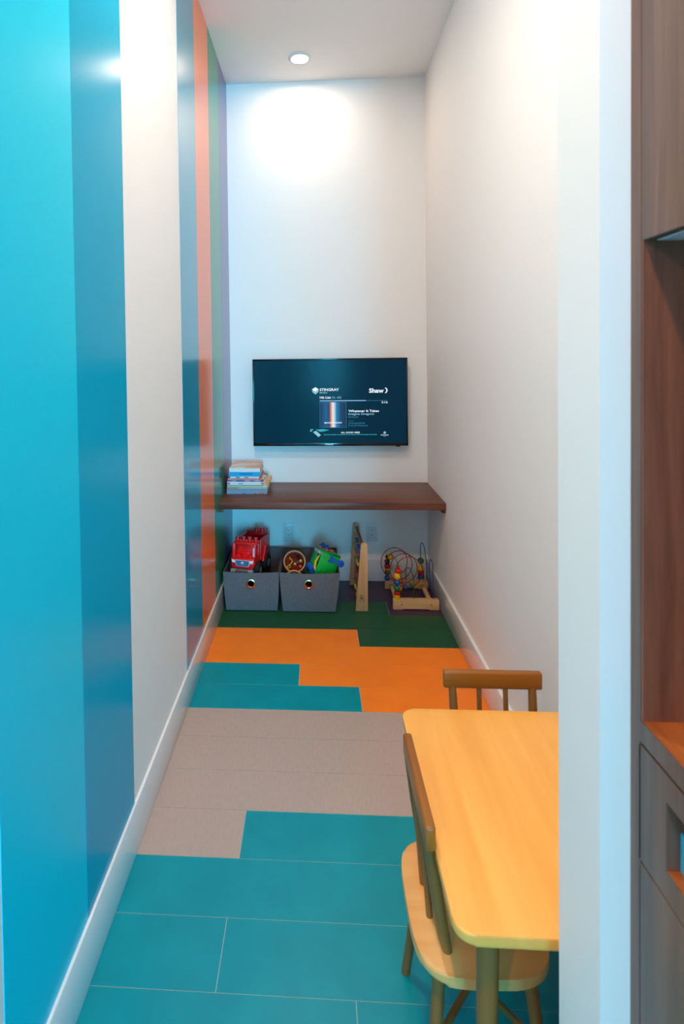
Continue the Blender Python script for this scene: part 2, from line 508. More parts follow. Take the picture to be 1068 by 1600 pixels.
quad('screen_picture', [(0.031, 0.954), (0.187, 0.954), (0.187, 1.105), (0.031, 1.105)], am, TT-0.0003)
text_part('IMAGINE DRAGONS', 0.109, 0.978, 0.0085, GW, tv, 'screen_text', width=0.104, bold=0.015, y=TT-0.0006, align='CENTER', sub=scr)
tx('Whatever It Takes', 0.201, 1.0455, 0.0130, GW, name='screen_text', width=0.181, bold=0.022)
tx('Imagine Dragons', 0.201, 1.0285, 0.0120, GL, name='screen_text', width=0.152, bold=0.012)
tx('Evolve', 0.201, 1.0115, 0.0115, GM, name='screen_text', width=0.057)
tx('Next:', 0.201, 0.9890, 0.0095, mat('screen_dim', S(8, 8, 8), 0.6, emit=S(40, 110, 150), estr=0.6), name='screen_text', width=0.032)
tx('Unforgettable', 0.201, 0.9745, 0.0105, GM, name='screen_text', width=0.098)
tx('French Montana', 0.201, 0.9600, 0.0100, GM, name='screen_text', width=0.115)
tx('ALL GOOD VIBES', 0.2115, 0.9185, 0.0088, GW, name='screen_text', width=0.113, bold=0.02, align='CENTER')
xw = 0.051
for k, wd in enumerate((.024, .018, .030, .012, .026, .020, .014, .032, .022, .016, .028, .018, .024)):   # line of print too fine to read
    quad('screen_fine_print', [(xw, 0.9085), (xw+wd, 0.9085), (xw+wd, 0.9118), (xw, 0.9118)], GC)
    xw += wd+0.0028
quad('screen_emblem', [(0.415, 0.930), (0.424, 0.922), (0.418, 0.914), (0.412, 0.914), (0.406, 0.922)], GL)
tx('STINGRAY', 0.415, 0.9045, 0.0055, GW, name='screen_text', width=0.047, bold=0.02, align='CENTER')
tx('MUSIC', 0.415, 0.8975, 0.0040, GL, name='screen_text', width=0.018, align='CENTER')
quad('screen_emblem', [(-0.012, 0.926), (0.006, 0.934), (0.036, 0.908), (0.020, 0.896)], glow('screen_card', S(150, 220, 240), 0.75))
quad('screen_emblem', [(-0.030, 0.928), (-0.028, 0.944), (-0.008, 0.944), (-0.016, 0.935), (-0.022, 0.928)], GC)
quad('screen_emblem', [(0.004, 0.941), (0.050, 0.944), (0.086, 0.938), (0.050, 0.930), (0.030, 0.928)], GC)
text_part('Hisense', 0.085, 0.8490, 0.0080, WHITEP, tv, 'brand_lettering', width=0.046, bold=0.02, y=TY-0.0068, align='CENTER')

# ------------------------------------------------------------------ wall outlets
def outlet(xc, zc, label):
    t = thing('wall_outlet', label, 'outlet', (xc, YB, zc-0.0575), group='wall outlets under the shelf')
    OM = mat('outlet_plate', S(226, 228, 230), 0.35, 0.5)
    MB().box((xc-0.035, YB-0.006, zc-0.0575), (xc+0.035, YB-0.0002, zc+0.0575), bev=0.003).build('cover_plate', OM, t, True)
    MB().box((xc-0.0185, YB-0.0066, zc-0.0345), (xc+0.0185, YB-0.0055, zc+0.0345)).build('seam', mat('outlet_seam', S(120, 130, 140), 0.6), t, True)
    r = MB().box((xc-0.0172, YB-0.0085, zc-0.0332), (xc+0.0172, YB-0.006, zc+0.0332), bev=0.001).build('receptacle', OM, t, True)
    for dz in (0.017, -0.014):
        for dx in (-0.0065, 0.0065):
            MB().box((xc+dx-0.0014, YB-0.0089, zc+dz), (xc+dx+0.0014, YB-0.0083, zc+dz+0.008)).build('slot', DARK, t, True).parent = r
        MB().rod((xc, YB-0.0089, zc+dz-0.006), (xc, YB-0.0083, zc+dz-0.006), 0.0029).build('slot', DARK, t, True).parent = r
outlet(-0.1695, 0.2965, 'white double outlet on the end wall above the fabric bins')
outlet(0.3415, 0.3000, 'white double outlet on the end wall behind the wooden abacus')

# ------------------------------------------------------------------ books
def book(name, label, x0, w, y0, d, z0, t, cover, spine=None, rot=0.0, hard=True, mark=None):
    cv = 0.0018
    o = thing(name, label, 'book', (x0+w/2, y0+d/2, z0), (0, 0, rot), group='picture books stacked on the shelf')
    hw, hd = w/2, d/2
    MB().box((-hw, -hd, 0), (hw, hd, cv)).build('back_cover', cover, o, smooth=False)
    MB().box((-hw, -hd, t-cv), (hw, hd, t)).build('front_cover', cover, o, smooth=False)
    MB().box((-hw, -hd, cv), (hw, -hd+0.002, t-cv)).build('spine', spine or cover, o, smooth=False)
    MB().box((-hw+0.003, -hd+0.002, cv), (hw-0.003, hd-0.003, t-cv)).build('pages', PAPER, o, smooth=False)
    if mark:
        for (u0, u1, v0, v1, m) in mark:
            MB().box((-hw+u0*w, -hd-0.0005, v0*t), (-hw+u1*w, -hd+0.0005, v1*t)).build('spine_print', m, o, smooth=False)
    return o
def C(n, *rgb): return mat(n, S(*rgb), 0.4, 0.5)
def Cp(n, a, b, sc=18):
    """printed cover: two colour blotches"""
    m = mat(n, S(*a), 0.4, 0.5, noise=0.01, nscale=sc)
    r = [x for x in m.node_tree.nodes if x.type == 'VALTORGB'][0]
    r.color_ramp.elements[0].position = 0.45; r.color_ramp.elements[1].position = 0.55
    r.color_ramp.elements[0].color = S(*a); r.color_ramp.elements[1].color = S(*b)
    return m
z = SH+0.0003
BK = [
 ('blue-grey hardback at the bottom of the book stack', 0.228, 0.24, 0.0260, C('bk_bluegrey', 120, 150, 172), C('bk_bluegrey', 120, 150, 172), 0.0, [(0.68, 0.74, .02, .25, C('bk_red', 200, 90, 80)), (0.80, 0.94, .02, .25, C('bk_red', 200, 90, 80)), (0.4, 0.46, .02, .16, C('bk_navy', 40, 50, 110))]),
 ('thin book with a half pink spine, second from the stack bottom', 0.228, 0.24, 0.0085, C('bk_slate', 92, 118, 120), C('bk_paleblue', 176, 196, 210), 0.0, [(0.0, 0.30, .1, .9, C('bk_pink', 206, 128, 132))]),
 ('cream and green picture book with a yellow cover, third from the stack bottom', 0.232, 0.25, 0.0150, Cp('bk_yellowprint', (238, 200, 110), (226, 168, 40)), C('bk_cream', 206, 214, 190), -0.035, [(0.0, 0.9, .66, .98, C('bk_sage', 110, 156, 140))]),
 ('white spined book with red end marks in the middle of the stack', 0.215, 0.22, 0.0185, C('bk_offwhite', 222, 220, 218), C('bk_offwhite', 222, 220, 218), 0.0, [(0.0, 0.08, .2, .8, C('bk_coral', 224, 110, 90)), (0.9, 0.99, .2, .8, C('bk_coral', 224, 110, 90)), (0.3, 0.42, .35, .6, C('bk_greyink', 130, 120, 130))]),
 ('thin purple spined book with a blue cover edge in the stack', 0.205, 0.24, 0.0080, Cp('bk_blueprint', (50, 110, 150), (232, 226, 220)), C('bk_purple', 90, 86, 160), -0.05, None),
 ('thin coral pink book above the purple spined one', 0.190, 0.20, 0.0125, Cp('bk_coralprint', (226, 86, 40), (236, 150, 120)), C('bk_salmon', 232, 150, 150), 0.0, [(0.92, 1.0, 0, 1, C('bk_flame', 232, 96, 36))]),
 ('thin white book with dark spots under the blue one', 0.165, 0.18, 0.0085, C('bk_white2', 226, 224, 226), C('bk_white2', 226, 224, 226), 0.0, [(0.2, 0.33, .2, .8, C('bk_ink', 60, 74, 96)), (0.5, 0.62, .2, .8, C('bk_ink', 60, 74, 96))]),
 ('bright blue spined book, second from the top of the stack', 0.180, 0.19, 0.0250, C('bk_skyblue', 30, 160, 216), C('bk_skyblue', 30, 160, 216), 0.0, [(0.35, 0.75, .45, .75, C('bk_blueink', 20, 110, 180))]),
 ('thick white book with a pale printed cover on top of the stack', 0.176, 0.20, 0.0225, Cp('bk_paleprint', (230, 222, 214), (226, 178, 150), 12), C('bk_white3', 232, 230, 230), 0.0, None),
]
xoff = [0.000, 0.000, 0.004, 0.002, 0.008, 0.006, 0.020, 0.012, 0.014]
for i, (lab, w, d, t, cov, spi, rz, mk) in enumerate(BK):
    book('picture_book', lab, WLX+0.016+xoff[i], w, 3.157+(0.004*((i*7) % 3)), d, z, t, cov, spi, rz, mark=mk)
    z += t+0.0002

# ------------------------------------------------------------------ fabric bins
def fabric_bin(label, xb0, xb1, xt0, xt1, yf, ybk, h, gx, gz):
    xc, yc = (xb0+xb1)/2, (yf+ybk)/2
    t = thing('fabric_bin', label, 'storage bin', (xc, yc, 0.001), group='grey fabric bins under the shelf')
    bm = bmesh.new()
    th = 0.005
    def ring(zf, inset, sag=0.0, nx=10, ny=10):
        """closed loop of points at height fraction zf"""
        bulge = 0.008*math.sin(PI*min(1, max(0, zf)))
        x0 = xb0+(xt0-xb0)*zf+inset-bulge*0.3; x1 = xb1+(xt1-xb1)*zf-inset+bulge*0.3
        y0 = yf-0.016*zf+inset; y1 = ybk+0.006*zf-inset
        pts = []
        for i in range(nx): pts.append((x0+(x1-x0)*i/nx, y0-bulge*math.sin(PI*i/nx), math.sin(PI*i/nx)))
        for i in range(ny): pts.append((x1+bulge*0.5*math.sin(PI*i/ny), y0+(y1-y0)*i/ny, math.sin(PI*i/ny)))
        for i in range(nx): pts.append((x1+(x0-x1)*i/nx, y1, 0.5*math.sin(PI*i/nx)))
        for i in range(ny): pts.append((x0-bulge*0.2*math.sin(PI*i/ny), y1+(y0-y1)*i/ny, math.sin(PI*i/ny)))
        # small corner rounding
        return [(px, py, max(0.0, zf*h - sag*s*(1 if zf > 0.8 else 0))) for px, py, s in pts]
    outer = [0, 0.02, 0.2, 0.4, 0.6, 0.8, 1.0]
    loops = [[bm.verts.new(p) for p in ring(z_, 0.006 if z_ == 0 else 0, 0.006)] for z_ in outer]
    inner = [1.0, 0.8, 0.6, 0.4, 0.2, 0.03]
    iloops = [[bm.verts.new(p) for p in ring(z_, th, 0.006)] for z_ in inner]
    L = loops+iloops
    n = len(L[0])
    for A, B_ in zip(L, L[1:]):
        for k in range(n): bm.faces.new((A[k], A[(k+1) % n], B_[(k+1) % n], B_[k]))
    bm.faces.new(loops[0][::-1]); bm.faces.new(iloops[-1])
    bmesh.ops.recalc_face_normals(bm, faces=bm.faces)
    me = bpy.data.meshes.new('bin_tmp'); bm.to_mesh(me); bm.free()
    tmp = bpy.data.objects.new('bin_tmp', me); COL.objects.link(tmp)
    gy = yf-0.016*gz/h-0.006
    cut = MB().rod((gx, gy-0.03, gz), (gx, gy+0.05, gz), 0.0175, n=24).build('cut_tmp', None)
    md = tmp.modifiers.new('b', 'BOOLEAN'); md.object = cut; md.operation = 'DIFFERENCE'; md.solver = 'EXACT'
    bpy.context.view_layer.update()
    me2 = bpy.data.meshes.new_from_object(tmp.evaluated_get(bpy.context.evaluated_depsgraph_get()))
    for o in (tmp, cut): bpy.data.objects.remove(o)
    for v in me2.vertices: v.co -= t.location-Vector((0, 0, 0.001))
    me2.materials.clear()
    link('bin_body', me2, FELT, t)
    # hem seams: vertical ridge at the front corners and a rolled rim
    tilt = Matrix.Translation((gx, gy-0.0015, gz)) @ Euler((PI/2-0.06, 0, 0)).to_matrix().to_4x4()
    MB().lathe([(0.0165, -0.004), (0.0165, 0.003), (0.019, 0.005), (0.025, 0.0035), (0.0275, 0.0), (0.0275, -0.002), (0.0165, -0.004)], M=tilt, n=32).build('grommet', COPPER, t, True)
    return t
fabric_bin('grey fabric bin holding a red toy truck, beside the striped wall', -0.493, -0.215, -0.507, -0.203, 3.022, 3.40, 0.219, -0.355, 0.158)
fabric_bin('grey fabric bin holding a green toy box, nearer the abacus', -0.183, 0.098, -0.200, 0.124, 3.016, 3.40, 0.220, -0.043, 0.161)

# ------------------------------------------------------------------ red toy truck (front = -y), tail raised
TM = Matrix.Translation((-0.408, 3.068, 0.112)) @ Euler((math.radians(-3), 0, math.radians(-13))).to_matrix().to_4x4() @ Matrix.Scale(0.82, 4)
tr = thing('toy_truck', 'red plastic toy dump truck with studs sticking out of the bin', 'toy truck')
tr.matrix_world = TM
def tb(name, m, *boxes, bev=0.004):
    b = MB()
    for a, c in boxes: b.box(a, c, bev=bev)
    return b.build(name, m, tr)
tb('chassis', GREYP, ((-0.060, 0.01, 0.085), (0.060, 0.30, 0.120)))
bump = tb('bumper', GREYP, ((-0.045, -0.018, 0.090), (0.045, 0.01, 0.122)))
for sx in (-1, 1):
    MB().rod((sx*0.045, -0.012, 0.106), (sx*0.078, -0.012, 0.106), 0.017, n=16).build('bumper_end', mat('silver_plastic', S(150, 156, 164), 0.3, 0.5), tr)
# hood and cab
cabp = [(-0.072, 0.125), (0.072, 0.125), (0.082, 0.150), (0.082, 0.196), (-0.082, 0.196), (-0.082, 0.150)]
MB().prism([(x, z_) for x, z_ in cabp], -0.115, 0.008, M=Euler((PI/2, 0, 0)).to_matrix().to_4x4(), bev=0.005).build('hood', RED, tr)
tb('cab_frame', RED, ((-0.083, 0.012, 0.150), (-0.066, 0.050, 0.285)), ((0.066, 0.012, 0.150), (0.083, 0.050, 0.285)),
   ((-0.083, 0.085, 0.150), (-0.070, 0.115, 0.285)), ((0.070, 0.085, 0.150), (0.083, 0.115, 0.285)),
   ((-0.066, 0.060, 0.15), (0.066, 0.072, 0.275)), ((-0.083, 0.035, 0.272), (0.083, 0.115, 0.290)), bev=0.005)
tb('dashboard', RED, ((-0.030, 0.045, 0.194), (0.030, 0.062, 0.222)))
for sx in (-0.042, 0.0, 0.042):
    MB().rod((sx, 0.030, 0.195), (sx, 0.030, 0.206), 0.012, n=16).build('stud', RED, tr)
for sx in (-0.066, -0.022, 0.022, 0.066):
    MB().rod((sx, 0.075, 0.288), (sx, 0.075, 0.315), 0.0155, 0.0140, n=20).build('stud', RED, tr)
tb('window_sticker', mat('pale_sticker', S(214, 206, 226), 0.3, 0.5), ((0.068, 0.009, 0.205), (0.079, 0.0125, 0.262)), bev=0)
gp = [(-0.040, 0.140), (0.040, 0.140), (0.050, 0.150), (0.050, 0.182), (-0.050, 0.182), (-0.050, 0.150)]
RX = Euler((PI/2, 0, 0)).to_matrix().to_4x4()
MB().prism(gp, 0.0, 0.0105-0.0185, M=Matrix.Translation((0, -0.009, 0)) @ RX, bev=0).build('grille_border', WHITEP, tr)
grille = MB().prism([(x*0.93, 0.161+(z_-0.161)*0.86) for x, z_ in gp], 0.0, 0.002, M=Matrix.Translation((0, -0.0095, 0)) @ RX).build('grille', STEELB, tr)
MB().rod((0, -0.0112, 0.163), (0, -0.0128, 0.163), 0.010, n=6).build('grille_badge', WHITEP, grille)
MB().rod((0.001, -0.0126, 0.160), (0.001, -0.0136, 0.160), 0.005, n=12).build('grille_badge', ORGP, grille)
for sx in (-1, 1):
    MB().prism([(sx*0.053, 0.163), (sx*0.072, 0.163), (sx*0.079, 0.184), (sx*0.053, 0.180)], 0.0, 0.003, M=Matrix.Translation((0, -0.0078, 0)) @ RX).build('headlight', WHITEP, tr)
# dump bed
bed = MB()
bed.box((-0.082, 0.125, 0.150), (0.082, 0.320, 0.165), bev=0.003)
bed.box((-0.086, 0.125, 0.150), (-0.074, 0.325, 0.290), bev=0.003)
bed.box((0.074, 0.125, 0.150), (0.086, 0.325, 0.290), bev=0.003)
bed.box((-0.086, 0.312, 0.150), (0.086, 0.326, 0.300), bev=0.003)
bed.box((-0.086, 0.122, 0.150), (0.086, 0.134, 0.255), bev=0.003)
bed.build('dump_bed', RED, tr)
for sx in (-0.004, 0.038):
    MB().rod((sx, 0.300, 0.292), (sx, 0.300, 0.330), 0.0165, 0.0150, n=20).build('stud', RED, tr)
tb('dump_bed', RED, ((-0.030, 0.280, 0.280), (0.065, 0.318, 0.294)), bev=0.003)
MB().prism([(0.14, 0.140), (0.22, 0.140), (0.225, 0.165), (0.19, 0.235), (0.16, 0.170)], 0.088, 0.100, M=Matrix(((0, 0, 1, 0), (1, 0, 0, 0), (0, 1, 0, 0), (0, 0, 0, 1))), bev=0.002).build('side_panel', RED, tr)
for (wx, wy) in ((-1, 0.055), (1, 0.055), (-1, 0.235), (1, 0.235)):
    w = MB()
    Mw = Matrix.Translation((wx*0.088, wy, 0.105)) @ Euler((0, PI/2, 0)).to_matrix().to_4x4()
    R_ = 0.050 if wy < 0.1 else 0.062
    w.lathe([(0, -0.020), (R_*0.55, -0.020), (R_*0.9, -0.018), (R_, -0.010), (R_, 0.010), (R_*0.9, 0.018), (R_*0.55, 0.020), (0, 0.020)], M=Mw, n=28)
    o = w.build('wheel', RUBBER, tr)
    MB().rod((wx*0.107, wy, 0.105), (wx*0.110, wy, 0.105), R_*0.45, n=16).build('hub_cap', GREYP, o)

# small loose toys low in the first bin
def toy_block(x, y, z, s, m, label, rz, ry=0.0, cat='toy block'):
    o = MB().box((-s, -s*0.7, 0), (s, s*0.7, s*1.2), bev=s*0.15).rod((-s*0.5, 0, s*1.2), (-s*0.5, 0, s*1.6), s*0.32, n=12).rod((s*0.5, 0, s*1.2), (s*0.5, 0, s*1.6), s*0.32, n=12).build('toy_block', m)
    o.location = (x, y, z); o.rotation_euler = (0, ry, rz)
    return tag(o, label, cat, 'loose blocks in the bin')
toy_block(-0.262, 3.055, 0.160, 0.016, REDB, 'small red block in front, beside the truck in the bin', 0.5)
toy_block(-0.238, 3.090, 0.160, 0.015, YELB, 'small yellow block beside the bin seam', 1.1)
toy_block(-0.294, 3.100, 0.150, 0.014, ORGP, 'small orange block against the truck wheel', 0.2)

# ------------------------------------------------------------------ second bin: wooden drum, ring, green box
def face_matrix(c, nrm):
    return Matrix.Translation(c) @ Vector(nrm).to_track_quat('Z', 'Y').to_matrix().to_4x4()
dr = thing('toy_drum', 'round wooden drum toy with a dark red face and yellow string', 'toy drum')
dr.matrix_world = face_matrix((-0.124, 3.158, 0.222), (0.05, -0.80, 0.60))
MB().lathe([(0.055, -0.07), (0.0615, -0.07), (0.063, -0.065), (0.063, 0.008), (0.0615, 0.011), (0.057, 0.011), (0.0555, 0.008), (0.0555, -0.07)], n=48).build('rim', PALE, dr)
MB().lathe([(0, -0.006), (0.056, -0.006), (0.056, -0.012), (0, -0.012)], n=40).build('drum_face', mat('dark_red_felt', S(112, 22, 16), 0.7, 0.2), dr)
MB().tube([(-0.026, 0.030, -0.004), (-0.026, 0.018, 0.002), (-0.016, 0.012, 0.004), (-0.012, 0.002, 0.003), (-0.020, -0.010, 0.002), (-0.030, -0.018, 0.003), (-0.040, -0.026, 0.002), (-0.050, -0.036, 0.004)], 0.0026, n=8).build('string', YELP, dr)
MB().tube([(-0.03, -0.018, 0.003), (-0.022, -0.028, 0.004), (-0.032, -0.036, 0.005), (-0.044, -0.034, 0.004), (-0.038, -0.022, 0.005)], 0.0024, n=8).build('string', YELP, dr)
for (x, y, r, m) in ((0.002, -0.013, 0.008, YELP), (0.016, -0.004, 0.009, PURP), (0.034, 0.004, 0.009, YELP), (0.032, -0.026, 0.009, ORGP), (0.022, 0.030, 0.009, RUBBER), (0.026, 0.020, 0.008, RUBBER), (0.046, -0.014, 0.006, RUBBER), (0.010, -0.022, 0.006, REDB)):
    MB().sphere((x, y, r-0.006), r, 12).build('bead', m, dr)
rg = thing('wooden_ring', 'wooden ring with small beads lying at the bin front below the drum', 'wooden ring')
rg.matrix_world = face_matrix((-0.125, 3.058, 0.160), (0.0, -0.72, 0.69))
MB().lathe([(0.044, -0.03), (0.051, -0.03), (0.0525, -0.026), (0.0525, 0.006), (0.051, 0.009), (0.0455, 0.009), (0.044, 0.006), (0.044, -0.03)], n=44).build('rim', PALE, rg)
MB().lathe([(0, -0.008), (0.0445, -0.008), (0.0445, -0.012), (0, -0.012)], n=32).build('back', DARK, rg)
for (x, y) in ((-0.012, 0.026), (0.002, 0.032), (0.016, 0.024), (0.028, 0.014)):
    MB().sphere((x, y, -0.001), 0.0065, 10).build('bead', PALE, rg)

gb = thing('toy_tool_box', 'bright green plastic toy workbench with blue wrenches in the bin', 'toy')
gb.matrix_world = Matrix.Translation((0.003, 3.135, 0.138)) @ Euler((math.radians(-4), math.radians(24), math.radians(19))).to_matrix().to_4x4() @ Matrix.Scale(0.86, 4)
def gbx(name, m, a, b, bev=0.004): return MB().box(a, b, bev=bev).build(name, m, gb)
# shell: open at its left end
shell = MB()
shell.box((-0.060, -0.068, 0.0), (0.075, -0.056, 0.19), bev=0.005)
shell.box((-0.060, 0.056, 0.0), (0.075, 0.068, 0.19), bev=0.005)
shell.box((-0.060, -0.068, 0.172), (0.075, 0.068, 0.19), bev=0.005)
shell.box((0.060, -0.066, 0.0), (0.075, 0.066, 0.188), bev=0.005)
shell.box((-0.060, -0.066, 0.0), (0.075, 0.066, 0.012), bev=0.004)
shell.box((-0.060, 0.010, 0.0), (-0.048, 0.066, 0.188), bev=0.004)
shell.build('shell', GRNP, gb)
gbx('label_strip', mat('grey_label', S(150, 164, 168), 0.4), (-0.0640, -0.066, 0.155), (-0.0595, 0.066, 0.178), bev=0.001)
for k in range(4):
    gbx('label_print', WHITEP, (-0.0648, -0.045+k*0.024, 0.160), (-0.0636, -0.030+k*0.024, 0.173), bev=0)
gbx('inner_back', mat('deep_green_plastic', S(16, 92, 44), 0.4), (0.0, -0.056, 0.012), (0.006, 0.056, 0.172), bev=0)
MB().tube([(-0.050, -0.030, 0.150), (-0.056, -0.022, 0.13), (-0.062, -0.024, 0.10), (-0.060, -0.034, 0.07), (-0.050, -0.044, 0.05)], [0.006, 0.008, 0.009, 0.009, 0.007], n=10).build('lever', YELP, gb)
MB().rod((-0.062, 0.045, 0.050), (-0.062, -0.030, 0.050), 0.026, n=24).build('roller', BLUP, gb)
# raised ribs and emblem on the big side
gbx('seam', mat('seam_green', S(8, 120, 44), 0.4), (-0.056, -0.0690, 0.150), (0.071, -0.0675, 0.152), bev=0)
MB().tube([(-0.030+0.012*math.cos(a*PI/10), -0.0690, 0.060+0.012*math.sin(a*PI/10)) for a in range(0, 15)], 0.0025, n=6).build('raised_mark', GRNP, gb)
MB().tube([(0.005+0.014*math.cos(a*PI/10), -0.0690, 0.062+0.014*math.sin(a*PI/10)) for a in range(0, 21)], 0.0025, n=6).build('raised_mark', GRNP, gb)
def wrench_poly(L=0.07, w=0.009, R=0.019):
    pts = []
    for k in range(19):                      # closed ring end
        a = math.radians(150-300*k/18)
        pts.append((L/2+R*math.cos(a), R*math.sin(a)))
    pts += [(L/2-R*0.9, -w), (-L/2+R*0.85, -w)]
    for k in range(7):                       # open jaw end
        a = math.radians(-30-105*k/6); pts.append((-L/2+R*math.cos(a), R*math.sin(a)))
    pts += [(-L/2-R*0.1, -R*0.35), (-L/2-R*0.1, R*0.35)]
    for k in range(7):
        a = math.radians(135-105*k/6); pts.append((-L/2+R*math.cos(a), R*math.sin(a)))
    pts += [(-L/2+R*0.85, w), (L/2-R*0.9, w)]
    return pts
Mside = Matrix.Translation((0.048, -0.069, 0.150)) @ RX @ Matrix.Rotation(math.radians(-6), 4, 'Z')
MB().prism(wrench_poly(0.078, 0.011, 0.022), 0.0, 0.010, M=Mside, bev=0.0015).build('wrench', BLUP, gb)
MB().rod((0.087, -0.078, 0.146), (0.087, -0.081, 0.146), 0.006, n=14).build('screw', mat('navy_plastic', S(6, 60, 140), 0.3), gb)
for (x, y, r, m) in ((-0.035, 0.040, 0.020, ORGP), (-0.020, -0.030, 0.021, mat('scarlet_plastic', S(214, 44, 24), 0.3)), (0.045, 0.030, 0.018, ORGP)):
    MB().rod((x, y, 0.188), (x, y, 0.198), r, r*0.9, n=24).build('knob', m, gb)
Mtop = Matrix.Translation((-0.028, 0.005, 0.206)) @ Matrix.Rotation(math.radians(-82), 4, 'Z') @ Matrix.Rotation(math.radians(38), 4, 'X')
MB().prism(wrench_poly(0.062, 0.008, 0.017), 0.0, 0.011, M=Mtop, bev=0.0015).build('wrench', BLUP, gb)

# ------------------------------------------------------------------ abacus
ab = thing('wooden_abacus', 'pale wooden standing abacus with rows of coloured beads', 'abacus', (0.240, 3.215, 0.0))
def abacus_board(yc, t, x0, lean):
    pts = [(-0.0335, 0.0), (0.0335, 0.0)]
    for k in range(13):
        a = PI*k/12
        pts.append((0.0185*math.cos(a)+lean, 0.353+0.0185*math.sin(a)))
    M = Matrix.Translation((x0, yc+t/2, 0.0005)) @ RX
    return MB().prism(pts, 0, t, M=M, bev=0.002).build('side_board', PALEZ, ab, True)
abacus_board(3.047, 0.018, 0.242, 0.016)
abacus_board(3.395, 0.018, 0.232, 0.010)
MB().rod((0.250, 3.05, 0.352), (0.242, 3.39, 0.352), 0.0085, n=14).build('top_bar', mat('dark_rod', S(120, 84, 54), 0.5), ab, True)
bead_me = {}
def bead_mesh(m):
    if m.name not in bead_me:
        me_o = MB().lathe([(0.003, -0.0062), (0.008, -0.0062), (0.0105, -0.003), (0.0105, 0.003), (0.008, 0.0062), (0.003, 0.0062)], M=Euler((PI/2, 0, 0)).to_matrix().to_4x4(), n=12)
        me = bpy.data.meshes.new('bead'); me_o.bm.to_mesh(me); me_o.bm.free()
        for p in me.polygons: p.use_smooth = True
        me.materials.append(m)
        bead_me[m.name] = me
    return bead_me[m.name]
rowsab = [BLUB, REDB, GRNB, YELB, DKGB, REDB, REDB, GRNB, YELB, YELB]
for i, m in enumerate(rowsab):
    zr = 0.322-i*0.0305
    xr = 0.236-0.0008*i - 0.004
    MB().rod((xr+0.004, 3.05, zr), (xr, 3.392, zr), 0.0025, n=8).build('rod', mat('steel_rod', S(150, 150, 150), 0.3, metal=1.0), ab, True)
    st = 3.066+0.012*((i*5) % 4)
    for k in range(10):
        y = st+k*0.0128+(0.07 if k > 6 and i % 3 == 0 else 0)
        f = (y-3.05)/(3.392-3.05)
        b = bpy.data.objects.new('bead', bead_mesh(m)); COL.objects.link(b); b.parent = ab
        b.location = Vector((xr+0.004*(1-f), y, zr))-ab.location
# burnt maker's mark on the front board: a small figure of strokes
def mark_strokes():
    b = MB()
    y = 3.0375; cx, cz = 0.240, 0.0700
    segs = [((-.002, .012), (.002, .002)), ((.002, .002), (.008, -.006)), ((.008, -.006), (.014, -.007)), ((.002, .002), (-.006, -.006)), ((-.006, -.006), (-.011, -.011)), ((-.010, .004), (.001, .007)), ((.001, .007), (.008, .003))]
    for (a, c) in segs: b.rod((cx+a[0], y, cz+a[1]), (cx+c[0], y, cz+c[1]), 0.0013, n=6)
    b.sphere((cx-.003, y, cz+.0155), 0.0024, 8)
    b.tube([(cx+.019*math.cos(k*PI/12), y+0.0003, cz+.001+.019*math.sin(k*PI/12)) for k in range(24)], 0.0005, n=5, closed=True)
    return b
mark_strokes().build('burnt_mark', mat('burnt_brown', S(60, 36, 22), 0.7), ab, True)

# ------------------------------------------------------------------ bead maze
bmz = thing('bead_maze', 'wooden bead maze with looping red, green and blue wires', 'bead maze', (0.53, 3.21, 0.0))
def mzbar(x0, x1, yc, t, z1, name='base_bar'):
    L = x1-x0
    pts = [(x0, 0.0), (x0+L*0.20, 0.0), (x0+L*0.23, 0.006), (x0+L*0.77, 0.006), (x0+L*0.80, 0.0), (x1, 0.0), (x1, z1-0.003), (x1-0.003, z1), (x0+0.003, z1), (x0, z1-0.003)]
    return MB().prism(pts, 0, t, M=Matrix.Translation((0, yc+t/2, 0.0005)) @ RX, bev=0.0015).build(name, PALE, bmz, True)
mzbar(0.413, 0.660, 3.078, 0.030, 0.055)
mzbar(0.403, 0.655, 3.352, 0.030, 0.045)
for x in (0.440, 0.622):
    MB().box((x-0.011, 3.093, 0.010), (x+0.011, 3.337, 0.030), bev=0.002).build('side_bar', PALE, bmz, True)
for x in (0.459, 0.617):
    MB().rod((x, 3.0635, 0.029), (x, 3.0615, 0.029), 0.0042, n=14).build('screw', mat('screw_steel', S(170, 165, 150), 0.3, metal=1.0), bmz, True)
def spline(pts, n=10):
    pts = [Vector(p) for p in pts]; out = []
    for i in range(len(pts)-1):
        p0 = pts[max(i-1, 0)]; p1 = pts[i]; p2 = pts[i+1]; p3 = pts[min(i+2, len(pts)-1)]
        for k in range(n):
            t = k/n
            out.append(0.5*((2*p1)+(p2-p0)*t+(2*p0-5*p1+4*p2-p3)*t*t+(3*p1-p0-3*p2+p3)*t**3))
    out.append(pts[-1]); return out
WR = 0.0023
red = [(0.527, 3.352, 0.040), (0.527, 3.350, 0.10)]
nt_ = 4
for k in range(0, nt_*24+1):
    a = 2*PI*k/24
    f = k/(nt_*24)
    red.append((0.452+0.076*f+0.083*math.cos(a), 3.345-0.225*f, 0.158+0.008*f+0.090*math.sin(a)))
